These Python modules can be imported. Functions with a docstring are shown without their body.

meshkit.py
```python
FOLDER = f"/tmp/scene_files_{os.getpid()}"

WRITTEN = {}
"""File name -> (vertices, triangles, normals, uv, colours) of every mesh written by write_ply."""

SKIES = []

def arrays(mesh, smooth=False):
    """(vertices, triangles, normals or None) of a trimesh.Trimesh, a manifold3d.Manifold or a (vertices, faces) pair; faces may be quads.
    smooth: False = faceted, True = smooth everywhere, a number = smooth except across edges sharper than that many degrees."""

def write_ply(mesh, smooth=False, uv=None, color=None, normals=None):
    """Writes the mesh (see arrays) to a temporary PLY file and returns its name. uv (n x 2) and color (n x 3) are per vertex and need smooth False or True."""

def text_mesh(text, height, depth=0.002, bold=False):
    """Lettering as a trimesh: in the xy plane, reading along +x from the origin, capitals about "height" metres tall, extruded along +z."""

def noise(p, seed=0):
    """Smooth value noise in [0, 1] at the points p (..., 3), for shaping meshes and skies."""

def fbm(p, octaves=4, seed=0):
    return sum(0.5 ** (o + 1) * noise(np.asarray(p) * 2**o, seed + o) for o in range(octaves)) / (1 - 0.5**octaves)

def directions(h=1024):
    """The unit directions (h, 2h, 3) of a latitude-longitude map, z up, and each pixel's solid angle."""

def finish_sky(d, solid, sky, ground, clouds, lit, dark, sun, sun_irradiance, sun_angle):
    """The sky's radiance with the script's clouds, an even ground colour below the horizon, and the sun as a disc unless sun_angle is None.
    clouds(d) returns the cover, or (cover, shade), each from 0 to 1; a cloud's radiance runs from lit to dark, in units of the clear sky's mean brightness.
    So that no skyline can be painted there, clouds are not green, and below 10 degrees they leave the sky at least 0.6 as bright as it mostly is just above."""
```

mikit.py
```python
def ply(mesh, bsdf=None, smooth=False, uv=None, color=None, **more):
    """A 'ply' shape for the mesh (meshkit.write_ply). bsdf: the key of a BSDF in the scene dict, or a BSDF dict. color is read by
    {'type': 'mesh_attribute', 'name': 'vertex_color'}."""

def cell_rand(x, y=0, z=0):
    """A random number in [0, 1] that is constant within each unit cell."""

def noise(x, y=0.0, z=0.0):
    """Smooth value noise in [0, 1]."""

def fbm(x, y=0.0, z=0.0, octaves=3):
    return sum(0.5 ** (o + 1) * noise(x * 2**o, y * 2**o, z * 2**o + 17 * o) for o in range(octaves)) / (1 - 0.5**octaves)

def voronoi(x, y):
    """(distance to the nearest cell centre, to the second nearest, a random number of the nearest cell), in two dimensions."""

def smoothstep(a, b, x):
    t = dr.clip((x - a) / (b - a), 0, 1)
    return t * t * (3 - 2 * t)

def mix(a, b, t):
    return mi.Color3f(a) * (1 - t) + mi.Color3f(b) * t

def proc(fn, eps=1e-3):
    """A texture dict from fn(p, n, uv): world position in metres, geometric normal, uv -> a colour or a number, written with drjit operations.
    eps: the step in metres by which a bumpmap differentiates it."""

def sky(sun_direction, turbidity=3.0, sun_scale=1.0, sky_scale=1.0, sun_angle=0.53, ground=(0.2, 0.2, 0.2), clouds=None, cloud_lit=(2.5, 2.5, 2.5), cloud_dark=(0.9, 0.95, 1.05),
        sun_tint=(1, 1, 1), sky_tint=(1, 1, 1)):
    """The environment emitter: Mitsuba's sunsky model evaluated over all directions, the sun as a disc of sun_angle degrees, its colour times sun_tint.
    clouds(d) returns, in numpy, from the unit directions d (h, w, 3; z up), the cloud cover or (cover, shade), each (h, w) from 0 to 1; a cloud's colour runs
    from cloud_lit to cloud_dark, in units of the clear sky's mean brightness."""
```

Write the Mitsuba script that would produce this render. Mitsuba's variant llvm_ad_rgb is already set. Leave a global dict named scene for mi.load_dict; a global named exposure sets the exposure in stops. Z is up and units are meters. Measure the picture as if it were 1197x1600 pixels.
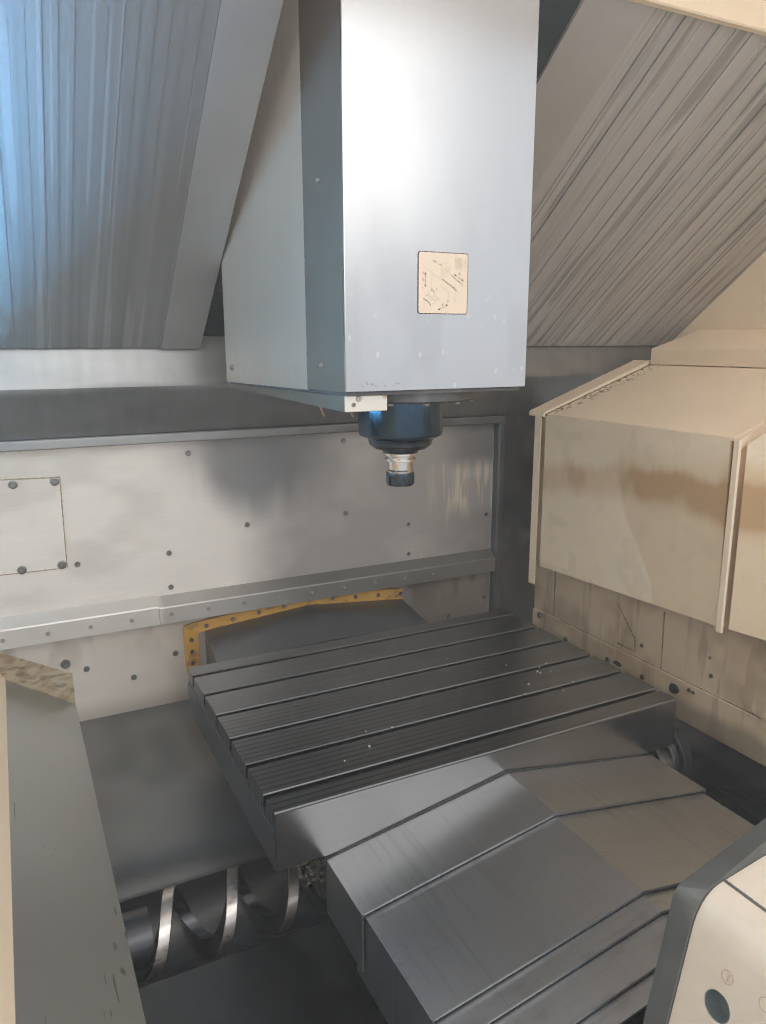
import math, numpy as np, trimesh, mitsuba as mi, drjit as dr, mikit, meshkit
from shapely.geometry import Polygon, box as sbox
from shapely.ops import unary_union

# ------------------------------------------------------------------ camera, light, exposure
ZO = 1.68                                   # height of the camera above the workshop floor
scene, labels = {}, {}
T4 = mi.ScalarTransform4f
FWD = [0.43562466, 0.87345486, -0.21750348]
UP = [0.09913962, 0.19360831, 0.97605694]
scene['camera'] = {'type': 'perspective', 'fov': 53.71, 'fov_axis': 'x', 'near_clip': 0.02, 'far_clip': 60.0,
                   'to_world': T4().look_at(origin=[0, 0, ZO], target=[FWD[0], FWD[1], ZO + FWD[2]], up=UP)}
# thin haze put into the air for the lens glare
HAZE = 0.022
if HAZE:
    scene['haze_air'] = {'type': 'homogeneous', 'albedo': {'type': 'rgb', 'value': [0.88, 0.94, 0.98]}, 'sigma_t': HAZE}
    scene['haze'] = {'type': 'cube', 'to_world': T4().translate([0, 0, 1.0]) @ T4().scale([13, 13, 4.0]), 'bsdf': {'type': 'null'}, 'interior': {'type': 'ref', 'id': 'haze_air'}}
    scene['camera']['medium'] = {'type': 'ref', 'id': 'haze_air'}
    labels['haze'] = {'kind': 'stuff'}
scene['hall_light'] = {'type': 'constant', 'radiance': {'type': 'rgb', 'value': [0.95, 0.98, 1.03]}}
WINDOW_LIGHT = [2.15, 2.13, 2.1]
FILL_LIGHT = [2.2, 2.12, 2.02]
BLUE_LIGHT = [24.0, 98.0, 200.0]
exposure = 0.36

# ------------------------------------------------------------------ materials
def rgb(*c): return {'type': 'rgb', 'value': list(c)}
P = mikit.proc
N, F, SS, MX = mikit.noise, mikit.fbm, mikit.smoothstep, mikit.mix
def hz(p): return p.z - ZO
def mat(name, color, rough, metallic=0.0, spec=0.5, bump=None, bscale=0.0, **kw):
    d = {'type': 'principled', 'base_color': color if isinstance(color, dict) else rgb(*color),
         'roughness': rough if isinstance(rough, dict) else float(rough), 'metallic': metallic if isinstance(metallic, dict) else float(metallic), 'specular': spec, **kw}
    if bump is not None:
        d = {'type': 'bumpmap', 'arbitrary': bump, 'scale': bscale, 'bsdf': d}
    scene[name] = {'type': 'twosided', 'bsdf': d}
    return name

def c_brush(p, n, uv):                      # bright brushed sheet of the head, drops dried on its lower part
    g = 0.50 + 0.018 * (N(p.x * 1500, p.y * 900, p.z * 9) - 0.5) + 0.03 * (F(p.x * 5, p.y * 5, p.z * 5) - 0.5)
    d, _, r = mikit.voronoi(p.x * 42, hz(p) * 30)
    sp = SS(0.20, 0.10, d) * SS(0.70, 0.9, r) * SS(0.13, -0.02, hz(p))
    scuff = SS(0.62, 0.7, N(p.x * 220, 3, hz(p) * 260)) * SS(-0.080, -0.076, hz(p)) * SS(-0.066, -0.070, hz(p)) * SS(0.58, 0.60, p.x) * SS(0.68, 0.66, p.x)
    smear = SS(0.45, 0.75, F(p.x * 14, 2.0, hz(p) * 5)) * SS(0.45, 0.05, hz(p))
    return mi.Color3f(g, g * 1.0, g * 1.0) * (1 - 0.22 * scuff) * (1 + 0.22 * sp) * (1 - 0.07 * smear)
def r_brush(p, n, uv):
    d, _, r = mikit.voronoi(p.x * 42, hz(p) * 30)
    sp = SS(0.20, 0.10, d) * SS(0.70, 0.9, r) * SS(0.13, -0.02, hz(p))
    return 0.19 + 0.10 * F(p.x * 9, p.y * 7, p.z * 5) + 0.2 * sp
mat('brushed_steel', P(c_brush), P(r_brush), 1.0)
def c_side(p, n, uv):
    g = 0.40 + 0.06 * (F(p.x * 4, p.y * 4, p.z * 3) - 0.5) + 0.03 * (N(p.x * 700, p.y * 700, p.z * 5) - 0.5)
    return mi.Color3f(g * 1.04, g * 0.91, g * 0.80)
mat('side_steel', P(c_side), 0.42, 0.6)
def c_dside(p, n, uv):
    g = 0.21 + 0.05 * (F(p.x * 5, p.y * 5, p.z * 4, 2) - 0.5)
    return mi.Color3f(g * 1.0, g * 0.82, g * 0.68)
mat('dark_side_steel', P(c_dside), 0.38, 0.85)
def slat_color(base):                       # bellows sheets: oil streaks run down the slats
    def c_slat(p, n, uv):
        s = (2.075 - p.y) * 1.27
        a = F(p.x * 120, s * 0.9, 1.0)
        b = F(p.x * 22, s * 1.1, 5.0)
        g = base * (1 + 0.24 * (a - 0.5) + 0.20 * (b - 0.5))
        dark = SS(0.62, 0.84, N(p.x * 75, s * 3.2, 9)) * SS(0.9, 1.1, p.x) * 0.45
        warm = SS(0.42, 0.66, F(p.x * 7, s * 2.5, 3)) * 0.35
        c = MX((1.0, 0.965, 0.925), (1.0, 0.91, 0.86), warm) * g
        pale = SS(0.72, 0.88, N(p.x * 110, s * 1.6, 4)) * SS(0.9, 0.6, p.x) * 0.16
        return MX(MX(c, c * 0.35, dark), (0.7, 0.68, 0.68), pale)
    return c_slat
mat('dim_slat_steel', P(slat_color(0.27)), 0.42, 0.5)  # darker copy of the slat steel, so the blue light dominates there
mat('slat_steel', P(slat_color(0.44)), 0.48, 0.35)
def c_plate(p, n, uv):
    g = 0.44 + 0.06 * (F(p.x * 6, p.y * 6, p.z * 6) - 0.5)
    return mi.Color3f(g * 1.0, g * 0.975, g * 0.965)
mat('end_plate_steel', P(c_plate), 0.42, 0.6)
def c_band(p, n, uv):
    g = 0.42 + 0.16 * (F(p.x * 5, 1.0, p.z * 14) - 0.5) + 0.08 * (F(p.x * 40, 2.0, p.z * 8) - 0.5)
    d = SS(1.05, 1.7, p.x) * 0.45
    lowd = SS(-0.095, -0.125, hz(p) + 0.02 * (F(p.x * 9, 4.0, 1.0) - 0.5)) * 0.42   # dark reflection painted below the fold
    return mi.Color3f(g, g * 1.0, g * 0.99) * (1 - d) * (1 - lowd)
mat('band_steel', P(c_band), 0.40, 0.7)
def c_lip(p, n, uv):
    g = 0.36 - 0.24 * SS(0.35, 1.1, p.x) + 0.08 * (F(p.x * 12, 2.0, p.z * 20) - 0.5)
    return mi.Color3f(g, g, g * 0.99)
mat('lip_steel', P(c_lip), 0.42, 0.6)
def c_wall(p, n, uv):                       # stainless back wall with dark lobes, a painted dark reflection and dried runs
    z = hz(p)
    g = 0.84 + 0.06 * (F(p.x * 3, 7.0, z * 4) - 0.5) + 0.05 * (N(p.x * 16, 1.0, z * 600) - 0.5)
    # dark lobes under the lip, and the mirrored dark painted right of them
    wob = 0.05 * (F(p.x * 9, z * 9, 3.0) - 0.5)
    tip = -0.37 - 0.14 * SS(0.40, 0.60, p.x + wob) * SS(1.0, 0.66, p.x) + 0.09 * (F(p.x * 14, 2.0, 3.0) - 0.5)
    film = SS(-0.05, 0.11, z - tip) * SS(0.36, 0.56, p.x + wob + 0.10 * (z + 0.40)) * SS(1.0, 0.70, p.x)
    dulled = SS(0.55, 0.84, p.x + 0.16 * (F(p.x * 4, z * 5, 2.0) - 0.5)) * (0.75 + 0.5 * F(p.x * 6, 1.0, z * 7))  # darker mirrored surroundings put into the colour
    c = MX((g, g * 0.945, g * 0.875), (g * 0.42, g * 0.395, g * 0.375), dr.clip(dulled, 0, 1))
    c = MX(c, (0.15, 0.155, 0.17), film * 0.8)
    # pale dried runs at the right end
    runs = SS(0.42, 0.62, F(p.x * 70, 5.0, z * 5)) * SS(1.18, 1.40, p.x) * SS(-0.60, -0.50, z + 0.10 * (N(p.x * 60, 1, 1) - 0.5)) * SS(-0.37, -0.42, z)
    c = MX(c, (0.66, 0.56, 0.42), runs * 0.75)
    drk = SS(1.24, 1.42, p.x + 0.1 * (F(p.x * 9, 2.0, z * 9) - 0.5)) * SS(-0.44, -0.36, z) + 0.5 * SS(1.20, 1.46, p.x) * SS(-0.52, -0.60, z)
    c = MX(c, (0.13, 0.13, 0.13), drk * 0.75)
    smut = SS(0.42, 0.80, F(p.x * 6, 4.0, z * 9)) * SS(0.50, 0.25, p.x) * 0.25
    return MX(c, (0.34, 0.29, 0.25), smut)
def r_wall(p, n, uv): return 0.36 + 0.14 * F(p.x * 6, 3.0, hz(p) * 7)
mat('wall_steel', P(c_wall), P(r_wall), 0.25)
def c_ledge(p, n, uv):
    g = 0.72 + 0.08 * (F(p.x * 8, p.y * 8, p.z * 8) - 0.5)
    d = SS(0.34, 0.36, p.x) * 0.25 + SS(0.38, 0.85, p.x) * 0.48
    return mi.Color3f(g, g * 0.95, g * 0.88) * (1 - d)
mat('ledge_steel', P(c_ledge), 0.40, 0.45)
def c_dark(p, n, uv):
    g = 0.11 + 0.10 * (F(p.x * 7, p.y * 7, p.z * 4) - 0.45) + 0.05 * SS(0.55, 0.8, F(p.x * 15, p.y * 15, p.z * 6))
    return mi.Color3f(g, g, g * 1.02)
mat('stained_steel', P(c_dark), 0.45, 0.6)
def c_low(p, n, uv):                        # beige panel under the ledge
    z = hz(p)
    g = 0.66 + 0.08 * (F(p.x * 6, 2.0, z * 6) - 0.5)
    st = SS(0.50, 0.70, F(p.x * 14, 2.0, z * 5)) * SS(-0.92, -0.79, z)
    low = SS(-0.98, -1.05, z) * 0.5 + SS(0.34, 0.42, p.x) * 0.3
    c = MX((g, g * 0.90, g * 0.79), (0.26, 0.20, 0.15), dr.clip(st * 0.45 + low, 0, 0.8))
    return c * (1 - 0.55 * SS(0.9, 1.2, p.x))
mat('beige_panel', P(c_low), 0.42, 0.25)
def cream(p):
    return mi.Color3f(0.83, 0.68, 0.50) * (0.94 + 0.12 * F(p.x * 5, p.y * 5, p.z * 5))
def c_cream(p, n, uv): return cream(p)
mat('cream_paint', P(c_cream), 0.45)
def c_box(p, n, uv):                        # cream box with its rusty tide band and a darker front part
    z = hz(p); c = cream(p)
    w = z + 0.05 * (F(p.y * 5, 1.0, 2.0) - 0.5) + 0.020 * (F(p.y * 40, 3.0, z * 3) - 0.5)
    c0 = -0.405 + (1.95 - p.y) * 0.045
    band = SS(-0.085, -0.01, w - c0) * SS(0.060, 0.012, w - c0) * (0.55 + 0.7 * SS(0.35, 0.65, F(p.y * 9, z * 5, 3.0)))
    band = band + 0.6 * SS(1.28, 1.24, p.y) * SS(0.13, 0.03, dr.abs(z + 0.37))
    c = MX(c, (0.52, 0.30, 0.13), dr.clip(band, 0, 1) * 0.78)
    ey = 1.60 - 0.14 * SS(-0.40, -0.70, z) - 0.02 * SS(-0.36, -0.42, z) + 0.012 * F(z * 14, 2.0, 1.0)
    browner = SS(0.010, -0.008, p.y - ey) * SS(-0.25, -0.34, z)  # browner tone below and in front of an uneven edge
    c = MX(c, c * mi.Color3f(0.87, 0.83, 0.77), browner)
    ft = SS(0.55, 0.75, F(p.y * 18, z * 18, 4.0)) * 0.12
    return MX(c, (0.40, 0.31, 0.2), ft)
mat('cream_box', P(c_box), 0.42)
def c_dcream(p, n, uv):                     # grimy cream wall under the box
    z = hz(p); g = F(p.x * 5, p.y * 6, z * 6)
    c = MX((0.84, 0.66, 0.47), (0.60, 0.44, 0.29), SS(0.35, 0.7, g))
    gr = SS(-1.0, -1.045, z + 0.03 * (F(p.y * 9, 1.0, 2.0) - 0.5)) * 0.6
    c = MX(c, (0.23, 0.20, 0.13), gr)
    run = SS(0.56, 0.72, F(p.y * 34, 3.0, z * 3.5)) * 0.3
    return MX(c, (0.28, 0.19, 0.11), run)
mat('grimy_cream', P(c_dcream), 0.45)
def c_ochre(p, n, uv):
    g = 0.8 + 0.4 * F(p.x * 18, p.y * 18, p.z * 18)
    return MX((0.50 * 1, 0.27, 0.055), (0.24, 0.13, 0.05), SS(0.55, 0.75, F(p.x * 30, 1.0, p.z * 30)) * 0.6) * g
mat('ochre_rubber', P(c_ochre), 0.55)
def c_table(p, n, uv):
    g = 0.20 + 0.05 * (F(p.x * 5, p.y * 9, 1.0) - 0.5) + 0.035 * (N(p.x * 3, p.y * 420, 2.0) - 0.5)
    ln = dr.abs((p.y * 58.0) - dr.round(p.y * 58.0))
    worn = SS(1.72, 1.40, p.y) * SS(1.02, 0.55, p.x + 0.15 * (F(p.x * 3, p.y * 8, 5.0) - 0.5)) * SS(0.22, 0.05, ln)
    g = g * (1 - 0.42 * worn)
    return mi.Color3f(g, g * 1.01, g * 1.03)
mat('table_steel', P(c_table), 0.33, 1.0)
def c_tfront(p, n, uv):
    g = 0.36 + 0.05 * (F(p.x * 5, 2.0, p.z * 9) - 0.5) + 0.02 * (N(p.x * 4, 2.0, p.z * 500) - 0.5)
    return mi.Color3f(g, g * 0.985, g * 0.975)
mat('front_steel', P(c_tfront), 0.24, 1.0)
def c_cover(p, n, uv):
    g = 0.45 + 0.05 * (F(p.x * 4, p.y * 5, 1.0) - 0.5) + 0.022 * (N(p.x * 600, p.y * 4, 2.0) - 0.5)
    sm = SS(0.55, 0.8, F(p.x * 26, p.y * 60, 3.0)) * SS(0.80, 0.76, p.y) * 0.5
    sm = sm + 0.5 * SS(0.0012, 0.0004, dr.abs(p.x - 0.563 - 0.02 * p.y)) * SS(0.98, 0.93, p.y) + 0.35 * SS(0.0010, 0.0004, dr.abs(p.x - 0.70)) * SS(0.85, 0.90, p.y) * SS(1.0, 0.96, p.y)
    sm = sm + 0.30 * SS(0.60, 0.78, N(p.x * 150, p.y * 7, 6.0)) * SS(0.40, 0.65, F(p.x * 6, p.y * 8, 7.0)) + 0.35 * SS(0.70, 0.82, N(p.x * 9, p.y * 330, 2.0)) * SS(0.5, 0.7, F(p.x * 5, p.y * 9, 1.0))
    sm = sm + 0.5 * SS(0.014, 0.0, dr.abs(p.y - 1.005) * 1.0) * SS(0.35, 0.65, F(p.x * 30, p.y * 50, 4.0))
    return mi.Color3f(g * 0.975, g * 0.99, g * 1.01) * (1 - 0.24 * sm)
def r_cover(p, n, uv): return 0.34 + 0.10 * F(p.x * 9, p.y * 9, 5.0)
mat('cover_steel', P(c_cover), P(r_cover), 1.0)
mat('dark_cover_steel', (0.13, 0.135, 0.145), 0.36, 0.85)
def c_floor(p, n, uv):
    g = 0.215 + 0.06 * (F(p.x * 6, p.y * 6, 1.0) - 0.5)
    front_shade = SS(1.40, 1.30, p.y + 0.06 * (F(p.x * 6, p.y * 6, 2.0) - 0.5)) * SS(0.20, 0.42, p.x + 0.10 * (F(p.x * 5, p.y * 5, 7.0) - 0.5))   # shade painted into the front of the tray
    g = g * (1 - 0.75 * front_shade) * (1 - 0.6 * SS(-1.125, -1.155, hz(p)))  # trough darkened in colour too, against its bright lip
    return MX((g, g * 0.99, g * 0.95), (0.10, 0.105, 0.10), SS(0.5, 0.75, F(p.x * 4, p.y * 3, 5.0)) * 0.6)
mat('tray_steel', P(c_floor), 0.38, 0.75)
def c_apron(p, n, uv):
    z = hz(p)
    g = 0.42 + 0.06 * (F(p.x * 4, p.y * 5, 1.0) - 0.5)
    sc = SS(0.80, 0.9, N(p.x * 260, p.y * 38, 4.0)) * SS(0.58, 0.64, F(p.x * 9, p.y * 5, 8.0)) * SS(1.5, 1.3, p.y)
    return MX((g * 0.98, g * 0.98, g * 0.90), (0.12, 0.10, 0.08), sc * 0.6)
mat('apron_steel', P(c_apron), 0.36, 0.8)
def c_flange(p, n, uv):
    z = hz(p)
    a = SS(0.30, 0.80, F(p.x * 45, 1.0, z * 60)) * 0.8; b = SS(0.58, 0.75, F(p.x * 50, 2.0, z * 110)) * 0.6
    return MX(MX((0.42, 0.35, 0.25), (0.24, 0.17, 0.10), a), (0.07, 0.055, 0.045), b * 0.8)
mat('rusty_flange', P(c_flange), 0.6, 0.1)
def c_aug(p, n, uv):                         # bright on the crest of the flight, near black elsewhere
    rr = dr.sqrt(dr.square(p.y - 1.42) + dr.square(hz(p) + 1.2))
    k = SS(0.0765, 0.0785, rr + 0.004 * (F(p.x * 60, p.y * 60, p.z * 60) - 0.5))
    return MX((0.085, 0.085, 0.09), (0.62, 0.56, 0.52), k)
mat('auger_steel', P(c_aug), 0.30, 0.95)
mat('bolt_steel', (0.27, 0.265, 0.26), 0.3, 0.95)
mat('pale_bolt', (0.45, 0.42, 0.40), 0.4, 0.8)
mat('black_plastic', (0.03, 0.032, 0.035), 0.45)
mat('blued_steel', P(lambda p, n, uv: mi.Color3f(0.045, 0.075, 0.11) * (0.7 + 0.5 * F(p.x * 14, p.y * 14, p.z * 14))), 0.15, 0.95)
mat('chrome', (0.72, 0.70, 0.68), 0.16, 1.0)
mat('nut_steel', (0.06, 0.07, 0.085), 0.28, 0.8)
def c_brk(p, n, uv):
    z = hz(p); r = SS(0.46, 0.62, F(p.x * 60, p.y * 30, z * 25)) * SS(-0.108, -0.094, z)
    return MX((0.72, 0.69, 0.62), (0.36, 0.16, 0.04), r * 0.9)
mat('rusty_white', P(c_brk), 0.45)
mat('copper', (0.30, 0.21, 0.16), 0.4, 0.8)
mat('plate_beige', (0.80, 0.66, 0.52), 0.4)
mat('grime', P(lambda p, n, uv: MX((0.28, 0.21, 0.14), (0.46, 0.35, 0.24), SS(0.3, 0.65, F(p.x * 40, p.y * 25, p.z * 25)))), 0.6)
def c_roof(p, n, uv):
    z = hz(p); c = cream(p)
    k = SS(1.86, 1.935, p.y + 0.05 * (F(p.x * 30, p.y * 30, 1.0) - 0.5)) * SS(0.56, 0.66, F(p.x * 90, p.y * 110, 3.0))
    k = k + SS(1.930, 1.934, p.y) * 0.7
    return MX(c, (0.05, 0.04, 0.035), dr.clip(k, 0, 0.9))
mat('roof_cream', P(c_roof), 0.45)
mat('ink', (0.05, 0.035, 0.03), 0.6)
mat('pale_ink', (0.50, 0.41, 0.33), 0.6)
def c_bezel(p, n, uv):
    g = 0.14 + 0.10 * (F(p.x * 12, p.y * 12, p.z * 12) - 0.5)
    return mi.Color3f(g * 0.97, g, g * 0.95)
mat('bezel_grey', P(c_bezel), 0.42, 0.4)
def c_cons(p, n, uv): return mi.Color3f(0.72, 0.62, 0.50) * (0.95 + 0.1 * F(p.x * 30, p.y * 30, p.z * 30))
mat('console_cream', P(c_cons), 0.38)
mat('cup_grey', (0.17, 0.20, 0.20), 0.3, 0.4)
mat('column_dark', (0.10, 0.125, 0.13), 0.5, 0.2)
def c_conc(p, n, uv): return mi.Color3f(0.50, 0.48, 0.45) * (0.85 + 0.3 * F(p.x * 3, p.y * 3, 1.0))
mat('concrete', P(c_conc), 0.7)
def c_chip(p, n, uv): return MX((0.05, 0.05, 0.04), (0.24, 0.22, 0.15), F(p.x * 120, p.y * 120, p.z * 120))
mat('chips', P(c_chip), 0.5, 0.4)

# ------------------------------------------------------------------ helpers
def put(key, mesh, bsdf, smooth=False):
    if key in scene:
        i = 1
        while f'{key}_{i:03d}' in scene: i += 1
        key = f'{key}_{i:03d}'
    if hasattr(mesh, 'to_mesh'):
        m = mesh.to_mesh(); mesh = trimesh.Trimesh(m.vert_properties[:, :3], m.tri_verts, process=False)
    mesh = mesh.copy(); mesh.apply_translation([0, 0, ZO])
    scene[key] = mikit.ply(mesh, bsdf, smooth=smooth)
    return key
def tag(key, label=None, category=None, group=None, kind=None):
    d = {}
    if label: d['label'] = label
    if category: d['category'] = category
    if group: d['group'] = group
    if kind: d['kind'] = kind
    labels[key] = d
def cat(*ms): return trimesh.util.concatenate([m for m in ms])
def hull(pts): return trimesh.convex.convex_hull(np.asarray(pts, float))
def bx(x0, x1, y0, y1, z0, z1, b=0.0):
    lo, hi = np.array([x0, y0, z0]), np.array([x1, y1, z1])
    if b <= 0:
        m = trimesh.creation.box(extents=hi - lo); m.apply_translation((lo + hi) / 2); return m
    pts = []
    for s in np.ndindex(2, 2, 2):
        for k in range(3):
            q = [hi[i] - b if s[i] else lo[i] + b for i in range(3)]
            q[k] = hi[k] if s[k] else lo[k]
            pts.append(q)
    return hull(pts)
def extr(poly, h):
    ps = getattr(poly, 'geoms', [poly])
    return cat(*[trimesh.creation.extrude_polygon(g, h, engine='earcut') for g in ps])
def px(poly, x0, x1):                       # polygon in (y, z) swept along x
    m = extr(poly if not isinstance(poly, list) else Polygon(poly), x1 - x0)
    v = m.vertices; m.vertices = np.c_[v[:, 2] + x0, v[:, 0], v[:, 1]]; return m
def py(poly, y0, y1):                       # polygon in (x, z) swept along y
    m = extr(poly if not isinstance(poly, list) else Polygon(poly), y1 - y0)
    v = m.vertices; m.vertices = np.c_[v[:, 0], v[:, 2] + y0, v[:, 1]]; m.invert(); return m
def line(pts, th):                          # a bent sheet's cross-section: polyline with thickness, on its left side
    from shapely.geometry import LineString
    return LineString(pts).buffer(th, single_sided=True, join_style=2)
def sheet(pts, th):
    pts = np.asarray(pts, float)
    n = np.cross(pts[1] - pts[0], pts[2] - pts[0]); n /= np.linalg.norm(n)
    return hull(np.vstack([pts, pts + n * th]))
def lathe(prof, at, seg=48, axis=(0, 0, 1)):
    m = trimesh.creation.revolve(np.asarray(prof, float), sections=seg)
    m.apply_transform(trimesh.geometry.align_vectors([0, 0, 1], axis)); m.apply_translation(at); return m
def tube(p, q, r, seg=12):
    p, q = np.asarray(p, float), np.asarray(q, float)
    m = trimesh.creation.cylinder(radius=r, height=np.linalg.norm(q - p), sections=seg)
    m.apply_transform(trimesh.geometry.align_vectors([0, 0, 1], q - p)); m.apply_translation((p + q) / 2); return m
def bolt(at, axis, r=0.006):
    return lathe([(0, r * 0.25), (r * 0.42, r * 0.25), (r * 0.46, r * 0.72), (r * 0.8, r * 0.75), (r, r * 0.5), (r, -0.004), (0, -0.004)], at, 16, axis)
def washer_bolt(at, axis, r=0.009):
    return lathe([(0, r * 0.3), (r * 0.3, r * 0.3), (r * 0.34, r * 0.6), (r * 0.6, r * 0.6), (r * 0.68, r * 0.22), (r, r * 0.16), (r, -0.004), (0, -0.004)], at, 18, axis)

# ------------------------------------------------------------------ setting outside and lamps
put('workshop_floor', bx(-12, 12, -12, 12, -ZO - 0.05, -ZO), 'concrete'); tag('workshop_floor', kind='structure')
def lamp(key, pts, light, housing):
    """pts: four corners, counter-clockwise seen from the lit side."""
    v = np.asarray(pts, float) + [0, 0, ZO]
    scene[key + '__diffuser'] = {**mikit.ply(trimesh.Trimesh(v, [[0, 1, 2], [0, 2, 3]], process=False), None), 'emitter': {'type': 'area', 'radiance': rgb(*light)}}
    put(key + '__housing', housing, 'bolt_steel')
lamp('hall_window', [(-1.5, -2.5, 0.66), (-1.5, -2.5, 3.4), (2.95, -2.5, 3.4), (2.95, -2.5, 0.66)], WINDOW_LIGHT,
     bx(-1.56, 3.01, -2.60, -2.51, 0.60, 3.46))
tag('hall_window', 'wide bright hall window behind the viewer facing the open machine', 'window')
lamp('added_blue_lamp', [(-0.295, 1.25, -0.278), (-0.295, 2.00, -0.278), (-0.250, 2.00, -0.278), (-0.250, 1.25, -0.278)][::-1], BLUE_LIGHT,  # added unseen lamp, blues the left slats for the lens glare
     cat(bx(-0.2995, -0.243, 1.24, 2.01, -0.31, -0.280), bx(-0.2485, -0.2445, 1.24, 2.01, -0.2795, -0.236), bx(-0.2995, -0.243, 1.232, 1.239, -0.31, -0.244)))  # raised lip added to keep the blue off the head
tag('added_blue_lamp', 'long blue lamp added low on the left enclosure wall, unseen', 'lamp')

# ------------------------------------------------------------------ machine enclosure: shell out of view
put('left_wall', cat(bx(-0.33, -0.30, 0.2, 2.3, -0.33, 0.05), bx(-0.33, -0.30, 1.75, 2.41, 0.0505, 1.3), bx(-0.33, -0.30, 0.2, 0.55, 0.0505, 1.0), bx(-0.33, -0.30, 0.5505, 1.7495, 0.75, 1.0)), 'cream_paint')
lamp('added_side_fill', [(-0.315, 0.552, 0.052), (-0.315, 1.748, 0.052), (-0.315, 1.748, 0.748), (-0.315, 0.552, 0.748)], FILL_LIGHT, bx(-0.36, -0.335, 0.5, 1.8, 0.0, 0.8))  # added fill panel that brightens the left of the machine
tag('added_side_fill', 'added warm white light panel in the left enclosure wall, outside the view', 'window'); tag('left_wall', 'cream inner wall of the enclosure left of the blue lit slats', 'wall')
put('front_sill', bx(-0.33, 2.2, 0.16, 0.2, -ZO, -1.20), 'cream_paint'); tag('front_sill', 'cream sill of the machine door opening below the viewer', 'sill')
put('machine_column', bx(0.2, 1.35, 2.0, 2.4, 0.12, 1.35, 0.01), 'column_dark'); tag('machine_column', 'dark machine column seen through the gap beside the head', 'column')
put('rear_sheet', bx(-0.5, 2.4, 2.42, 2.43, -0.35, 1.36), 'column_dark'); tag('rear_sheet', 'dark rear sheet of the enclosure behind the column', 'wall')
t = 'enclosure_roof'
put(t + '__header_plate', bx(1.055, 2.2, 1.222, 1.2425, 0.637, 1.0, 0.003), 'cream_paint')
put(t + '__header_plate', bx(-0.33, 0.48, 1.222, 1.2425, 0.637, 1.0), 'cream_paint')
put(t + '__roof_sheet', bx(-0.33, 2.23, 0.75, 1.22, 1.001, 1.02), 'cream_paint')
put(t + '__door_beam', bx(-0.33, 2.23, 0.2, 0.3, 1.001, 1.12), 'cream_paint')
put(t + '__roof_sheet', bx(-0.33, 2.23, 1.24, 2.45, 1.36, 1.38), 'column_dark')
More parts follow.
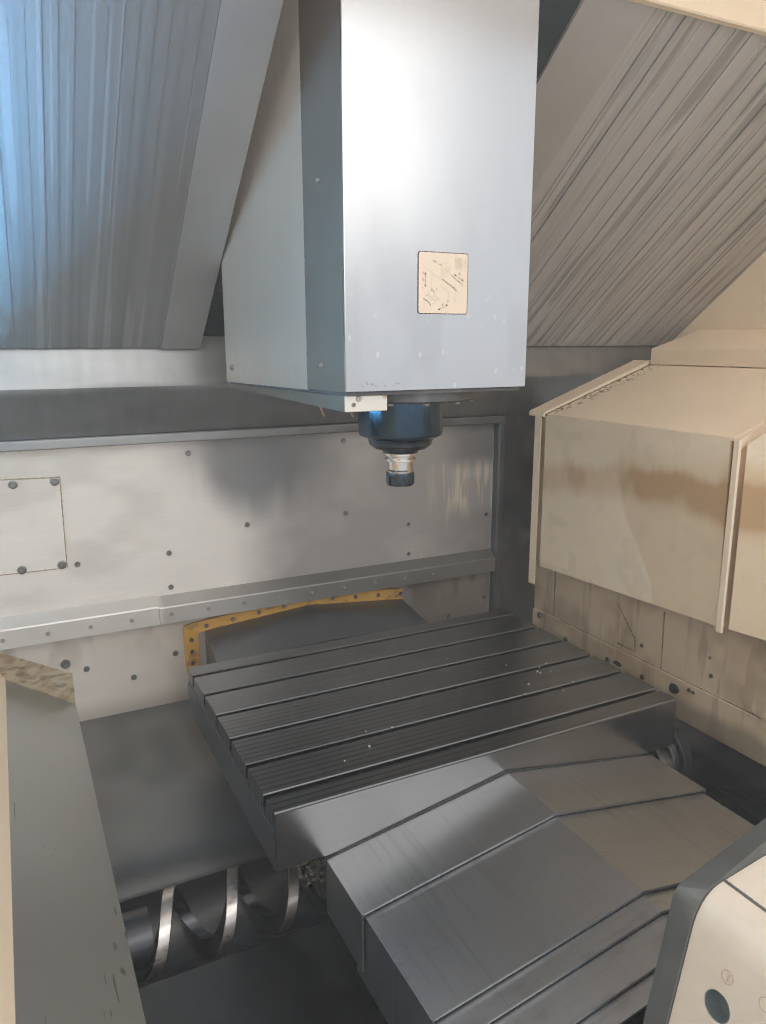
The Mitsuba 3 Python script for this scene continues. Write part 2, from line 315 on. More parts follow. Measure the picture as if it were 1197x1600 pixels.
tag(t, 'cream header plate of the enclosure at the upper right corner', 'roof')

# ------------------------------------------------------------------ sloped slat covers either side of the head
SB = np.array([0, 2.075, -0.008]); SD = np.array([0, -0.7853, 0.6191]); SN = np.array([0, -0.6191, -0.7853])
SL = 1.066
def slope_pt(x, s, h): return np.array([x, 0, 0]) + SB + SD * s + SN * h
def slat(x0, x1, h0, h1, s0=0.0, s1=SL, th=0.0016):
    return hull([slope_pt(x, s, h + k) for x, h in ((x0, h0), (x1, h1)) for s in (s0, s1) for k in (0, -th)])
rs = np.random.default_rng(4)
t = 'slat_cover'
put(t + '__backing', slat(1.056, 2.24, -0.006, -0.006, th=0.003), 'stained_steel')
put(t + '__end_plate', slat(1.052, 1.206, 0.006, 0.006, th=0.008), 'end_plate_steel')
x = 1.207; p = 0.0492
while x < 2.20:
    j = rs.uniform(-0.0010, 0.0010)
    put(t + '__slat', slat(x, x + p + 0.006, 0.0034 + j, 0.0008, 0.0), 'slat_steel'); x += p
tag(t, 'right grey sloped cover of wide overlapping slats with dark oil streaks', 'slat cover')
t = 'slat_cover_001'
put(t + '__backing', slat(-0.32, 0.484, -0.006, -0.006, th=0.003), 'stained_steel')
put(t + '__end_plate', slat(0.386, 0.487, 0.006, 0.006, th=0.008), 'end_plate_steel')
x = 0.385; p = 0.0246
while x > -0.30:
    j = rs.uniform(-0.0009, 0.0009)
    put(t + '__slat', slat(x - p - 0.004, x, 0.0008, 0.0024 + j), 'dim_slat_steel'); x -= p
tag(t, 'left sloped cover of narrow slats, washed blue by the added lamp', 'slat cover')

# ------------------------------------------------------------------ back wall
t = 'back_wall'
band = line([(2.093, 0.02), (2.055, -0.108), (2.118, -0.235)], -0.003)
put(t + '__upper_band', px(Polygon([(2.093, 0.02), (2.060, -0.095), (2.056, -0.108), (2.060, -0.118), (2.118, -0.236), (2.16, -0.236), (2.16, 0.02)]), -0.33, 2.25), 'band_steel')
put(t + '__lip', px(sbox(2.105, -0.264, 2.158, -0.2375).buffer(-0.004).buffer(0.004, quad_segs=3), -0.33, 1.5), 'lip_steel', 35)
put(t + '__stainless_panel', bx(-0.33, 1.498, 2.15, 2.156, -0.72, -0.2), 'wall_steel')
put(t + '__trim', bx(1.499, 1.527, 2.118, 2.157, -1.0, -0.236, 0.006), 'stained_steel')
put(t + '__corner_panel', bx(1.528, 1.712, 2.148, 2.154, -1.12, -0.19), 'stained_steel')
def ledge(x0, x1, dz=0.0):
    return px(Polygon([(2.158, -0.706 + dz), (2.112, -0.733 + dz), (2.110, -0.737 + dz), (2.110, -0.783), (2.158, -0.783)]), x0, x1)
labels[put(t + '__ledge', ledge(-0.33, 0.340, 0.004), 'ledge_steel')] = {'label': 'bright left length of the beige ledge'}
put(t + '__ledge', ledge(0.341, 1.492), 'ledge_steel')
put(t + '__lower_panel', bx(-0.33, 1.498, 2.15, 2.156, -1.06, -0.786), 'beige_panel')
ap = t + '__access_panel'
put(t + '__panel_outline', hull([(x, y, z) for y in (2.1475, 2.1499) for x, z in ((0.1168, -0.3422), (0.1138, -0.5932), (-0.13, -0.3352), (-0.13, -0.5912))]), 'grime')  # added dark plate, stands for the shaded gap round the panel
put(ap, hull(np.vstack([[(-0.05 + 0, y, z0) for y in (2.143, 2.149)] + [(xx, y, zz) for y in (2.143, 2.149) for xx, zz in ((0.114, -0.345), (0.111, -0.590), (-0.12, -0.338), (-0.12, -0.588))] for z0 in (-0.588,)])), 'wall_steel')
for q in [(0.003, -0.353), (0.102, -0.353), (0.002, -0.582), (0.100, -0.581)]:
    put(ap + '__screw', washer_bolt((q[0], 2.143, q[1]), (0, -1, 0), 0.0115), 'bolt_steel', 40)
for q in [(0.456, -0.302), (0.618, -0.528), (0.385, -0.586), (0.384, -0.688), (0.139, -0.587), (0.936, -0.295), (0.939, -0.526), (1.166, -0.586), (1.167, -0.688), (1.475, -0.584)]:
    put(t + '__bolt', bolt((q[0], 2.15, q[1]), (0, -1, 0), 0.0075 if q[0] < 1 else 0.006), 'bolt_steel', 40)
for q, r in [((0.084, -0.867), 0.0125), ((0.137, -0.893), 0.008), ((0.262, -0.944), 0.008), ((0.384, -0.893), 0.008), ((1.475, -0.887), 0.007), ((1.327, -0.937), 0.006)]:
    put(t + '__bolt', bolt((q[0], 2.15, q[1]), (0, -1, 0), r), 'bolt_steel', 40)
for i in range(14):
    put(t + '__ledge_screw', bolt((-0.062 + 0.1085 * i, 2.11, -0.757), (0, -1, 0), 0.0055), 'pale_bolt', 40)
tag(t, 'stained stainless back wall with a bolted access panel and a beige ledge', 'wall')

# ------------------------------------------------------------------ right wall, upper wall, tool magazine box
t = 'right_wall'
put(t + '__panel', bx(1.70, 1.706, 0.2, 2.147, -0.962, -0.25), 'grimy_cream')
put(t + '__lower_flange', bx(1.694, 1.706, 0.2, 2.147, -1.086, -0.9635, 0.002), 'grimy_cream')
def seam(a, b, w=0.0048):                    # grimy joint line on the wall, between two (y, z) points
    a, b = np.array(a), np.array(b); d = (b - a) / np.linalg.norm(b - a); q = np.array([-d[1], d[0]]) * w / 2
    put(t + '__joint', hull([(x, *(e + k * q)) for x in (1.6992, 1.7005) for e in (a, b) for k in (-1, 1)]), 'grime')
seam((2.035, -0.78), (2.032, -0.962)); seam((1.533, -0.78), (1.529, -0.962))
seam((1.725, -0.815), (1.641, -0.905)); seam((1.641, -0.907), (1.637, -0.945)); seam((1.639, -0.946), (1.715, -0.946), 0.006)
put(t + '__joint', bx(1.6975, 1.7005, 0.2, 2.0, -0.9645, -0.961), 'grime')
put(t + '__hexagon_plate', hull([(xx, y, z) for xx in (1.688, 1.6995) for y, z in ((1.242, -0.895), (1.241, -0.937), (1.189, -0.828), (1.175, -0.958), (1.0, -0.828), (1.0, -0.958), (0.93, -0.9))]), 'grimy_cream')
for y, z, r in [(2.10, -0.978, 0.0105), (1.952, -1.018, 0.0085), (1.743, -1.013, 0.0085), (1.591, -1.012, 0.0085), (1.414, -0.980, 0.006), (1.40, -0.981, 0.005), (1.35, -0.910, 0.006), (1.61, -0.916, 0.006), (1.36, -0.86, 0.004)]:
    put(t + '__bolt', bolt((1.694 if z < -0.963 else 1.70, y, z), (-1, 0, 0), r), 'bolt_steel', 40)
put(t + '__oval_plug', hull([(1.688 + 0.006 * abs(math.sin(a)), 1.700 + 0.016 * math.cos(a), -1.011 + 0.008 * math.sin(a)) for a in np.linspace(0, 6.283, 17)] + [(1.694, 1.700 + 0.016 * math.cos(a), -1.011 + 0.008 * math.sin(a)) for a in np.linspace(0, 6.283, 17)]), 'black_plastic')
m = trimesh.creation.icosphere(subdivisions=3, radius=1); m.vertices *= np.array([0.008, 0.017, 0.016]); m.vertices *= (0.7 + 0.6 * meshkit.fbm(m.vertices * 90 + 3, 3))[:, None]
m.apply_translation((1.692, 1.468, -0.998))
labels[put(t + '__sealant_lump', m, 'black_plastic')] = {'label': 'black lump of sealant on the flange'}
tag(t, 'grimy cream lower wall on the right below the protruding box', 'wall')

t = 'upper_right_wall'
put(t + '__panel', bx(2.20, 2.206, 0.2, 2.42, -0.30, 1.3), 'cream_paint')
put(t + '__sloped_ledge', py([(2.1985, 0.0425), (1.985, -0.018), (1.981, -0.023), (1.981, -0.071), (2.1985, -0.071)], 0.2, 1.935), 'cream_paint')
tag(t, 'clean cream upper right wall with a thick ledge along its foot', 'wall')

t = 'tool_magazine_box'
put(t + '__side_panel', hull([(xx, y, z) for xx in (1.55, 1.556) for y, z in ((1.938, -0.228), (1.938, -0.726), (1.242, -0.2235), (1.232, -0.695))]), 'cream_box')
put(t + '__roof', py([(1.5505, -0.2215), (1.980, -0.0738), (2.10, -0.0738), (2.10, -0.082), (1.979, -0.082), (1.5505, -0.2295)], 1.235, 1.944), 'roof_cream')
put(t + '__underside', hull([(x, y, z + k) for x in (1.557, 1.70) for k in (0.0, 0.004) for y, z in ((1.936, -0.722), (1.236, -0.692))]), 'grimy_cream')
put(t + '__edge_trim', bx(1.541, 1.5495, 1.208, 1.228, -0.708, -0.2225, 0.003), 'cream_paint')
put(t + '__end_fascia', py([(1.552, -0.226), (1.98, -0.0745), (1.98, -0.70), (1.552, -0.70)], 1.226, 1.234), 'cream_paint')
put(t + '__end_fascia_rim', py([(1.5505, -0.2215), (1.979, -0.074), (1.979, -0.098), (1.5505, -0.2455)], 1.212, 1.2255), 'cream_paint')
ca, sa = math.cos(math.radians(30)), math.sin(math.radians(30))
def dp(s, z, k=0.0): return (1.552 + sa * s + ca * k, 1.197 - ca * s + sa * k, z)
put(t + '__door', hull([dp(s, z, k) for k in (0, 0.008) for s, z in ((0, -0.232), (0, -0.692), (0.20, -0.073), (0.45, -0.073), (0.45, -0.752))]), 'cream_box')
labels[t + '__door'] = {'label': 'angled door at the front of the box'}
put(t + '__back_trim', hull([(x, y, z) for x, y in ((1.544, 1.986), (1.546, 1.957), (1.549, 1.986), (1.549, 1.957)) for z in (-0.222, -0.796)]), 'cream_paint')
labels[t + '__back_trim'] = {'label': 'narrow cream strip at the back edge, longer than the box'}
put(t + '__roof_trim', py([(1.543, -0.228), (1.549, -0.2155), (1.990, -0.058), (1.990, -0.070), (1.548, -0.232)], 1.945, 2.02), 'cream_paint')
tag(t, 'large cream box jutting from the right wall with a rusty tide band', 'machine cover')

# ------------------------------------------------------------------ spindle head
A, B, C = (0.557, 1.27), (0.540, 1.415), (0.489, 1.822)
t = 'spindle_head'
put(t + '__front_panel', bx(0.557, 0.956, 1.266, 1.274, -0.0868, 1.25, 0.0012), 'brushed_steel')
def wallseg(p, q, z0, z1, th=0.004):
    p, q = np.array(p), np.array(q); d = (q - p) / np.linalg.norm(q - p); nn = np.array([-d[1], d[0]])
    return hull([(*(r + nn * k), z) for r in (p, q) for k in (0, -th) for z in (z0, z1)])
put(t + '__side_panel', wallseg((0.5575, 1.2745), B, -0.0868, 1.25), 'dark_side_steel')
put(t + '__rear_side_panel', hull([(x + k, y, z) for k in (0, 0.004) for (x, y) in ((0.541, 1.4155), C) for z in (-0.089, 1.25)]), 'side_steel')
labels[t + '__side_panel'] = {'label': 'dark narrow front strip of the left side'}
labels[t + '__rear_side_panel'] = {'label': 'pale grey rear sheet of the left side'}
put(t + '__right_side_panel', bx(0.951, 0.955, 1.2745, 1.9, -0.0868, 1.25), 'side_steel')
put(t + '__bottom_plate', hull([(x, y, z) for x, y in ((0.565, 1.278), (0.95, 1.278), (0.95, 1.85), (0.497, 1.82), (0.548, 1.415)) for z in (-0.094, -0.085)]), 'stained_steel')
put(t + '__top_plate', bx(0.50, 0.955, 1.275, 1.9, 1.2505, 1.26), 'side_steel')
br = t + '__bracket'
put(br, bx(0.5625, 0.648, 1.280, 1.286, -0.1235, -0.0945, 0.001), 'rusty_white')
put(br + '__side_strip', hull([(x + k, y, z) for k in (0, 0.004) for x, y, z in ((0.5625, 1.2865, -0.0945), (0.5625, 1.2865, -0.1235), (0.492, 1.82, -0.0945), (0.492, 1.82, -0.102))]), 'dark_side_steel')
labels[br] = {'label': 'white bracket with rust along its top edge'}
put(br + '__screw', bolt((0.588, 1.28, -0.0995), (0, -1, 0), 0.005), 'pale_bolt', 40)
put(br + '__screw', bolt((0.578, 1.28, -0.1105), (0, -1, 0), 0.004), 'bolt_steel', 40)
nrm = (-1, -0.12, 0)
put(t + '__screw', bolt((0.5475, 1.355, 0.286), nrm, 0.0045), 'pale_bolt', 40)
put(t + '__screw', bolt((0.5475, 1.355, -0.040), nrm, 0.0045), 'pale_bolt', 40)
put(t + '__screw', bolt((0.4942, 1.785, -0.055), nrm, 0.006), 'bolt_steel', 40)
for q, d in [((0.563, 1.40, -0.098), (0.0, 0.0, -1)), ((0.603, 1.35, -0.098), (0.012, 0, -1))]:
    e = np.array(q) + np.array(d) * 0.030
    put(t + '__coolant_nozzle', cat(tube(q, e, 0.0045), tube(e, e + np.array([0.006, 0, -0.012]), 0.003)), 'copper', 40)
# spindle
cx, cy = 0.770, 1.458
put(t + '__spindle_flange', lathe([(0, -0.092), (0.165, -0.092), (0.165, -0.112), (0.160, -0.116), (0, -0.116)][::-1], (cx, cy, 0), 96), 'stained_steel', 35)
for a in np.radians([200, 235, 262, 292, 325]):
    put(t + '__flange_bolt', bolt((cx + 0.150 * math.cos(a), cy + 0.150 * math.sin(a), -0.116), (0, 0, -1), 0.007), 'bolt_steel', 40)
put(t + '__spindle_housing', lathe([(0, -0.117), (0.092, -0.117), (0.092, -0.186), (0.0895, -0.194), (0.072, -0.201), (0.0705, -0.206), (0, -0.206)][::-1], (cx, cy, 0), 96), 'blued_steel', 35)
labels[t + '__spindle_housing'] = {'label': 'blued round spindle housing'}
put(t + '__spindle_nose', lathe([(0, -0.2065), (0.0695, -0.2065), (0.068, -0.214), (0.057, -0.223), (0.040, -0.2265), (0.038, -0.233), (0, -0.233)][::-1], (cx, cy, 0), 96), 'nut_steel', 35)
# instruction plate
ip = t + '__instruction_plate'
Y1 = 1.2655
def rrect(x0, x1, z0, z1, r): return sbox(x0 + r, z0 + r, x1 - r, z1 - r).buffer(r, quad_segs=4)
put(ip, py(rrect(0.7035, 0.8115, 0.0535, 0.1645, 0.005), Y1 - 0.0008, Y1 + 0.0003), 'ink')
put(ip + '__print_field', py(rrect(0.7049, 0.8101, 0.0549, 0.1631, 0.004), Y1 - 0.0012, Y1 - 0.0007), 'plate_beige')
# print: drawn in fractions of the plate, u right, v down
def pt(u, v): return (0.7035 + u * 0.108, 0.1645 - v * 0.111)
from shapely.geometry import LineString, Point
def strokes(ls, w): return unary_union([LineString([pt(*q) for q in l]).buffer(w / 2, cap_style=2) for l in ls])
def arrow(a, b, w=0.0007):
    g = strokes([[a, b]], w); pa, pb = np.array(pt(*a)), np.array(pt(*b)); d = (pb - pa) / np.linalg.norm(pb - pa); q = np.array([-d[1], d[0]])
    h = [Polygon([tuple(e), tuple(e + s * d * 0.0045 + q * 0.0019), tuple(e + s * d * 0.0045 - q * 0.0019)]) for e, s in ((pa, 1), (pb, -1))]
    return unary_union([g] + h)
dark = [arrow((0.145, 0.33), (0.14, 0.57)), arrow((0.71, 0.345), (0.91, 0.455)), arrow((0.395, 0.935), (0.60, 0.84)),
        strokes([[(0.10, 0.755), (0.15, 0.775), (0.20, 0.80), (0.24, 0.84), (0.255, 0.865)]], 0.0011),
        strokes([[(0.65, 0.36), (0.90, 0.525)], [(0.48, 0.43), (0.77, 0.605)]], 0.0010),
        Point(pt(0.175, 0.70)).buffer(0.0012), Point(pt(0.27, 0.60)).buffer(0.0013), Point(pt(0.30, 0.635)).buffer(0.0012),
        strokes([[(0.28, 0.16), (0.31, 0.135), (0.34, 0.17), (0.37, 0.15)], [(0.40, 0.19), (0.44, 0.21), (0.46, 0.19)]], 0.0007),
        strokes([[(0.08, 0.345), (0.11, 0.345)], [(0.095, 0.33), (0.095, 0.36)], [(0.08, 0.59), (0.10, 0.575)], [(0.595, 0.77), (0.595, 0.80)], [(0.58, 0.785), (0.61, 0.785)], [(0.905, 0.38), (0.925, 0.40)], [(0.34, 0.605), (0.37, 0.605)], [(0.355, 0.59), (0.355, 0.62)]], 0.0006)]
for g in dark[:3]: put(ip + '__arrow', py(g, Y1 - 0.0016, Y1 - 0.0011), 'ink')
put(ip + '__dark_print', py(unary_union(dark[3:]), Y1 - 0.0016, Y1 - 0.0011), 'ink')
labels[ip + '__dark_print'] = {'label': 'small printed marks of the diagram', 'kind': 'stuff'}
pale = [strokes([[(0.10, 0.23), (0.30, 0.36), (0.52, 0.47), (0.80, 0.64)], [(0.46, 0.42), (0.46, 0.22), (0.58, 0.15)], [(0.50, 0.42), (0.50, 0.24)], [(0.54, 0.42), (0.54, 0.24)], [(0.58, 0.40), (0.58, 0.20)], [(0.62, 0.37), (0.62, 0.22)],
                 [(0.45, 0.55), (0.60, 0.62), (0.60, 0.78)], [(0.27, 0.35), (0.27, 0.58)], [(0.74, 0.62), (0.74, 0.80)], [(0.60, 0.50), (0.72, 0.58), (0.74, 0.53)]], 0.0007),
        strokes([[(0.20, 0.69), (0.22, 0.64), (0.27, 0.62), (0.32, 0.65), (0.33, 0.70), (0.28, 0.73), (0.22, 0.71)], [(0.22, 0.75), (0.35, 0.78)], [(0.33, 0.70), (0.42, 0.76), (0.35, 0.79), (0.30, 0.84)]], 0.0009),
        strokes([[(0.73 + 0.022 * k, 0.08), (0.73 + 0.022 * k, 0.26)] for k in range(7)] + [[(0.91, 0.09), (0.91, 0.22)], [(0.94, 0.09), (0.94, 0.22)]], 0.0009),
        strokes([[(0.72, 0.08 + 0.045 * k), (0.88, 0.08 + 0.045 * k)] for k in range(4)] + [[(0.86, 0.965), (0.94, 0.965)]], 0.0005)]
put(ip + '__pale_print', py(unary_union(pale), Y1 - 0.0014, Y1 - 0.0011), 'pale_ink')
for ch, u, v in (('Z', 0.075, 0.475), ('X', 0.80, 0.355), ('Y', 0.47, 0.865)):
    m = meshkit.text_mesh(ch, 0.0048, 0.0005); q = pt(u, v); w = m.vertices
    m.vertices = np.c_[w[:, 0] + q[0], Y1 - 0.0011 - w[:, 2], w[:, 1] + q[1]]
    put(ip + '__axis_letter', m, 'ink')
labels[ip + '__pale_print'] = {'label': 'thin pale lines of the diagram', 'kind': 'stuff'}
labels[ip] = {'label': 'beige plate with an axis diagram and a black border'}
tag(t, 'tall bright steel spindle head with a beige diagram plate above the table', 'spindle head')

t = 'tool_holder'
put(t + '__holder_body', lathe([(0, -0.2335), (0.0345, -0.2335), (0.0345, -0.238), (0.029, -0.2405), (0.029, -0.2435), (0.0345, -0.246), (0.0345, -0.250), (0.027, -0.252), (0.0265, -0.270), (0.0285, -0.273), (0.0285, -0.2755), (0, -0.2755)][::-1], (cx, cy, 0), 72), 'chrome', 30)
nut = lathe([(0.016, -0.2758), (0.030, -0.2758), (0.031, -0.279), (0.031, -0.300), (0.0285, -0.305), (0.016, -0.305), (0.015, -0.300)][::-1], (cx, cy, 0), 72)
nm = None
try:
    import manifold3d as m3
    def mani(m): return m3.Manifold(m3.Mesh(np.asarray(m.vertices, np.float32), np.asarray(m.faces, np.uint32)))
    full = trimesh.creation.revolve(np.array([(0, -0.306), (0.0285, -0.305), (0.031, -0.300), (0.031, -0.279), (0.030, -0.2758), (0, -0.2758)]), sections=72)
    full.apply_translation((cx, cy, 0)); nm = mani(full)
    for a in np.radians(np.arange(15, 375, 60)):
        g = bx(-0.004, 0.004, -0.004, 0.004, -0.31, -0.284); g.apply_transform(trimesh.transformations.rotation_matrix(a, (0, 0, 1))); g.apply_translation((cx + 0.031 * math.cos(a), cy + 0.031 * math.sin(a), 0)); nm = nm - mani(g)
    nm = nm - mani(trimesh.creation.cylinder(radius=0.012, height=0.04, sections=32, transform=trimesh.transformations.translation_matrix((cx, cy, -0.30))))
except Exception as e:
    print('nut', e)
put(t + '__collet_nut', nm if nm is not None else nut, 'nut_steel', 30)
tag(t, 'small chrome tool holder with a black collet nut hanging from the spindle', 'tool holder')

# ------------------------------------------------------------------ work table
RX = 0.876
TX0, TX1, TY0, TY1, TZ = 0.3665, 1.3705, 1.178, 1.885, -0.83
SLOTS = [1.236 + 0.1178 * i for i in range(6)]
prof = sbox(TY0, TZ - 0.119, TY1, TZ)
for y in SLOTS:
    prof = prof.difference(sbox(y - 0.007, TZ - 0.020, y + 0.007, TZ + 0.01)).difference(sbox(y - 0.010, TZ - 0.030, y + 0.010, TZ - 0.020))
prof = prof.buffer(-0.0022, join_style=2).buffer(0.0022, quad_segs=1)
t = 'work_table'
put(t + '__table_top', px(prof, TX0, TX1), 'table_steel')
put(t + '__front_face', bx(TX0 + 0.001, TX1 - 0.001, TY0 - 0.0025, TY0 - 0.0003, TZ - 0.1185, TZ - 0.003), 'front_steel')
put(t + '__end_face', bx(TX0 - 0.003, TX0 - 0.0003, TY0 + 0.001, TY1 - 0.001, TZ - 0.1185, TZ - 0.040), 'dark_cover_steel')
put(t + '__shadow_strip', py(Polygon([(0.458, -0.962), (RX, -0.8865), (1.300, -0.962), (1.300, -0.9545), (RX, -0.8825), (0.458, -0.9545)]), 1.1715, 1.1752), 'black_plastic')  # added black strip for the shadow line between table and cover
put(t + '__saddle', bx(0.50, 1.25, 1.30, 1.80, -1.16, TZ - 0.1195, 0.01), 'dark_cover_steel')
labels[t + '__saddle'] = {'label': 'dark block under the table top'}
tag(t, 'dark steel machine table with six parallel slots under the spindle', 'machine table')
t = 'rear_table_hood'
put(t, cat(px(Polygon([(1.888, -0.834), (2.138, -0.802), (2.138, -0.806), (1.888, -0.838)]), 0.866, 0.874)), 'dark_cover_steel')
hood = hull([(0.445, 1.888, -0.836), (0.80, 1.888, -0.829), (1.10, 1.888, -0.838), (0.472, 2.137, -0.834), (0.80, 2.137, -0.806), (1.135, 2.137, -0.838), (0.445, 1.888, -1.02), (0.472, 2.137, -1.02), (1.10, 1.888, -1.02), (1.135, 2.137, -1.02)])
scene.pop(t); put(t, hood, 'dark_cover_steel')
tag(t, 'dark ridged hood running from the table back to the wall', 'machine cover')
t = 'gasket_strip'
gpts = [(0.411, -0.812), (0.436, -0.806), (0.800, -0.774), (1.137, -0.802)]
top = Polygon(gpts + [(1.137, -0.840), (0.800, -0.807), (0.452, -0.838), (0.452, -0.955), (0.411, -0.955)])
put(t, py(top.buffer(-0.002).buffer(0.002, quad_segs=3), 2.138, 2.1495), 'ochre_rubber')
for i in range(9):
    x = 0.477 + 0.0815 * i
    z = -0.822 + (x - 0.45) * 0.091 if x < 0.80 else -0.790 - (x - 0.80) * 0.088
    put(t + '__screw', bolt((x, 2.138, z), (0, -1, 0), 0.0065), 'bolt_steel', 40)
put(t + '__screw', bolt((1.115, 2.138, -0.826), (0, -1, 0), 0.004), 'bolt_steel', 40)
for z in (-0.856, -0.893, -0.93): put(t + '__screw', bolt((0.4305, 2.138, z), (0, -1, 0), 0.0065), 'bolt_steel', 40)
tag(t, 'ochre yellow sealing strip with screws along the hood at the back wall', 'seal')

# ------------------------------------------------------------------ telescopic cover in front of the table
t = 'front_way_cover'
def cover(y0, y1, drop, ins, skirt):
    el, er = 0.463 + ins, 1.295 - ins
    ze = -0.955 - drop; zr = -0.886 - drop
    outer = [(el, skirt), (el, ze), (RX, zr), (er, ze), (er, skirt)]
    inner = [(er - 0.004, skirt), (er - 0.004, ze - 0.003), (RX, zr - 0.005), (el + 0.004, ze - 0.003), (el + 0.004, skirt)]
    return py(Polygon(outer + inner).buffer(-0.0006).buffer(0.0006, quad_segs=2), y0, y1)
ys = [(1.0135, 1.1745), (0.786, 1.05), (0.745, 0.84), (0.682, 0.80), (0.650, 0.72)]
for i, (a, b) in enumerate(ys):
    put(t + '__segment', cover(a, b, 0.0075 * i, 0.007 * i, -1.072 - 0.03 * i), 'cover_steel')
    if i < 4:                               # the wiper lip that closes each segment's front edge
        w = 0.006
        put(t + '__wiper_lip', py(Polygon([(0.465 + 0.007 * i, -0.961 - 0.0075 * i), (RX, -0.8915 - 0.0075 * i), (1.293 - 0.007 * i, -0.961 - 0.0075 * i), (1.293 - 0.007 * i, -0.967 - 0.0075 * i), (RX, -0.8975 - 0.0075 * i), (0.465 + 0.007 * i, -0.967 - 0.0075 * i)]), a - 0.001, a + w), 'black_plastic')
tag(t, 'roof shaped telescopic cover of brushed steel in front of the table', 'machine cover')

# ------------------------------------------------------------------ tray floor, conveyor
fl = [(2.16, -1.047), (1.600, -1.130), (1.560, -1.139), (1.536, -1.152), (1.523, -1.170)] + [(1.42 + 0.098 * math.cos(a), -1.2 + 0.098 * math.sin(a)) for a in np.linspace(math.radians(15), math.radians(-163), 15)] + [(1.318, -1.224), (0.2, -1.33)]
poly = Polygon(fl + [(0.2, -1.45), (2.16, -1.45)])
put('machine_base', bx(-0.4, 2.4, 0.1, 2.5, -1.55, -1.50), 'column_dark'); tag('machine_base', kind='structure')
put('right_casing', bx(1.76, 1.77, 0.2, 2.42, -1.5, -0.96), 'column_dark'); tag('right_casing', 'dark outer casing behind the chute on the right', 'wall')
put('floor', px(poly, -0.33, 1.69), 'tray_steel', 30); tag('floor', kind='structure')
t = 'screw_conveyor'
put(t + '__shaft', tube((-0.2, 1.42, -1.2), (0.165, 1.42, -1.2), 0.058, 40), 'auger_steel', 40)
p_ = 0.137; x0_ = 0.2055 - p_ * 0.25
th = np.arange(-0.4, 1.645, 0.0035); V = []; Fc = []
for x in th:
    a = (x - x0_) / p_ * 2 * math.pi
    for dx, r in ((-0.0125, 0.042), (-0.0125, 0.0775), (-0.011, 0.079), (0.011, 0.079), (0.0125, 0.0775), (0.0125, 0.042)):
        V.append((x + dx, 1.42 - r * math.cos(a), -1.2 + r * math.sin(a)))
for i in range(len(th) - 1):
    for k in range(6):
        a, b = i * 6 + k, i * 6 + (k + 1) % 6
        Fc += [(a, b, b + 6), (a, b + 6, a + 6)]
m = trimesh.Trimesh(V, Fc, process=False); m.fix_normals()
put(t + '__flight', m, 'auger_steel', 35)
put(t + '__end_collar', lathe([(0, -0.016), (0.084, -0.016), (0.088, -0.012), (0.088, 0.004), (0.084, 0.008), (0, 0.008)], (1.580, 1.42, -1.155), 64, (1, 0, 0)), 'bolt_steel', 35)
put(t + '__end_flange', lathe([(0, 0.0), (0.098, 0.0), (0.101, 0.004), (0.101, 0.03), (0, 0.03)], (1.589, 1.42, -1.155), 64, (1, 0, 0)), 'black_plastic', 35)
tag(t, 'dark chip screw conveyor with a bright spiral flight under the table', 'screw conveyor')
rs = np.random.default_rng(7)
lumps = []
for i in range(420):
    m = trimesh.creation.icosphere(subdivisions=1, radius=1); m.vertices *= rs.uniform(0.0015, 0.0055, 3); m.apply_translation((rs.uniform(0.425, 0.50), rs.uniform(1.21, 1.27), -0.955 - abs(rs.normal(0, 0.035)))); lumps.append(m)
put('chip_pile', cat(*lumps), 'chips'); tag('chip_pile', 'damp clump of metal chips caught under the table corner', 'metal chips', kind='stuff')
bits = []
for q in [(1.004, 1.624), (1.168, 1.45), (1.155, 1.332), (1.102, 1.399), (1.17, 1.44), (1.20, 1.435), (1.19, 1.47), (1.06, 1.36), (0.62, 1.31), (0.70, 1.36), (0.64, 1.37), (1.21, 1.36), (1.12, 1.52), (1.22, 1.48), (0.55, 1.28)]:
    m = trimesh.creation.icosphere(subdivisions=1, radius=1); m.vertices *= rs.uniform(0.0018, 0.0040, 3); m.apply_translation((*q, TZ + 0.001)); bits.append(m)
put('loose_chips', cat(*bits), 'pale_bolt'); tag('loose_chips', 'few tiny pale chips scattered on the machine table', 'metal chips', kind='stuff')

# ------------------------------------------------------------------ left apron
t = 'side_chute'
put(t, hull([(x + k, y, z) for k in (0, 0.004) for x, y, z in ((1.712, 2.14, -1.09), (1.712, 0.9, -1.09), (1.64, 2.14, -1.23), (1.64, 1.30, -1.20), (1.725, 1.13, -1.2), (1.72, 0.9, -1.15))]), 'tray_steel')
tag(t, 'dull grey chute plate below the grimy cream wall at the right end of the conveyor', 'chute')
t = 'chip_apron'
pl = [(0.086, -0.854), (-0.058, -0.760)]
put(t + '__slope_panel', py([(0.086, -0.854), (-0.057, -0.761), (-0.060, -0.766), (0.082, -0.860), (0.082, -1.2), (0.086, -1.2)], 0.2, 1.85), 'apron_steel')
put(t + '__upper_panel', py([(-0.0575, -0.760), (-0.30, -0.33), (-0.306, -0.333), (-0.0635, -0.763)], 0.2, 1.85), 'cream_paint')
put(t + '__end_flange', py([(0.086, -0.856), (0.086, -0.776), (-0.063, -0.693), (-0.30, -0.56), (-0.30, -0.60), (-0.058, -0.763)], 1.8505, 1.856), 'rusty_flange')
labels[t + '__end_flange'] = {'label': 'rusty upright flange at the far end'}
labels[t + '__upper_panel'] = {'label': 'cream strip along the left edge'}
tag(t, 'grey sloped steel apron at the lower left with a rusty end flange', 'apron')

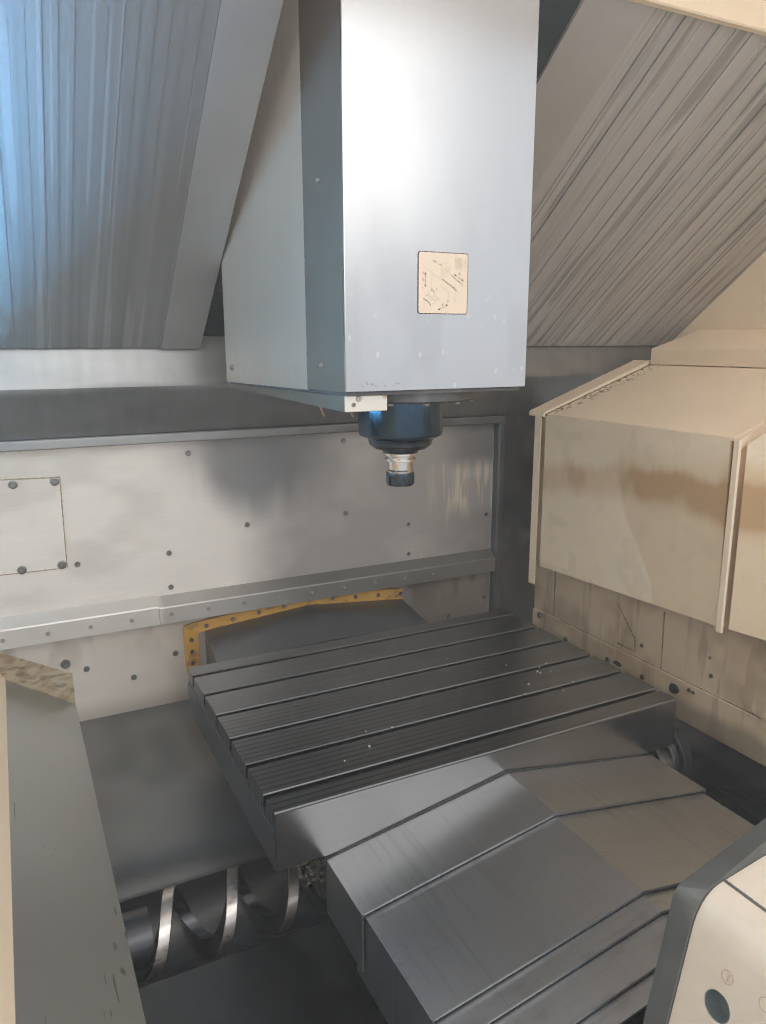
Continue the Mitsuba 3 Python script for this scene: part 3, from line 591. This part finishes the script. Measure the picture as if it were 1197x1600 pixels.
# ------------------------------------------------------------------ control console at the lower right
t = 'control_console'
tt = np.linspace(0, 1, 9)
K = 0.953
p0, p1, p2 = np.array([0.822, -0.7215]) * K, np.array([0.782, -0.7245]) * K, np.array([0.769, -0.770]) * K
arc = [tuple((1 - q) ** 2 * p0 + 2 * q * (1 - q) * p1 + q * q * p2) for q in tt]
inner = [(1.35, -0.605)] + arc + [(0.704, -0.876), (0.662, -1.087), (1.35, -1.087)]
body = py(Polygon(inner), 0.2, 0.572)
hc = np.array([0.719, 0.516, -0.804]); hn = np.array([-0.980, 0, 0.200])
cyl = trimesh.creation.cylinder(radius=0.0185, height=0.05, sections=48); cyl.apply_transform(trimesh.geometry.align_vectors([0, 0, 1], hn)); cyl.apply_translation(hc)
mb = mani(body) if nm is not None else None
if mb is not None: body = mb - mani(cyl)
put(t + '__body', body, 'console_cream', 25)
put(t + '__cup', lathe([(0, -0.020), (0.012, -0.0195), (0.0160, -0.012), (0.0178, -0.0005), (0.0192, 0.0005), (0.0192, -0.0), (0.0182, -0.022), (0, -0.024)], hc, 48, hn), 'cup_grey', 40)
for sc, dy in ((1, 0),):
    ring = Point(0, 0).buffer(0.0085).difference(Point(0, 0).buffer(0.0078)); m = extr(ring, 0.0005)
    m2 = meshkit.text_mesh('I', 0.0085, 0.0005); m2.apply_translation((-0.0012, -0.0042, 0)); m = cat(m, m2)
    # plane axes: right = -y, up = along the side
    up = np.array([0.1986, 0, 0.980]); right = np.array([0, -1.0, 0]); c0 = np.array([0.727, 0.512, -0.761]) + hn * 0.0006
    v = m.vertices; m.vertices = c0 + v[:, :1] * right + v[:, 1:2] * up + v[:, 2:] * hn
    put(t + '__button_mark', m, 'pale_ink')
put(t + '__button_mark', (lambda m: (setattr(m, 'vertices', (np.array([0.729, 0.461, -0.756]) + hn * 0.0006) + m.vertices[:, :1] * right + m.vertices[:, 1:2] * up + m.vertices[:, 2:] * hn), m)[1])(extr(Point(0, 0).buffer(0.0085).difference(Point(0, 0).buffer(0.0076)), 0.0005)), 'pale_ink')
outer = [(1.40, -0.508), (0.896, -0.654), (0.752, -0.6955), (0.737, -0.702), (0.729, -0.716), (0.695, -0.899), (0.655, -1.12), (1.40, -1.12)]
ins = Polygon(inner).buffer(0.0045, quad_segs=3).exterior.coords
put(t + '__bezel', hull([(x, y, z) for y in (0.600, 0.605) for x, z in outer] + [(x, 0.573, z) for x, z in ins]), 'bezel_grey', 28)
put(t + '__joint_strip', tube((0.7835, 0.571, -0.6873), (0.7835, 0.2, -0.6873), 0.0022, 8), 'bezel_grey')
tag(t, 'rounded cream control console with a grey rim and a round hole, lower right', 'control console')
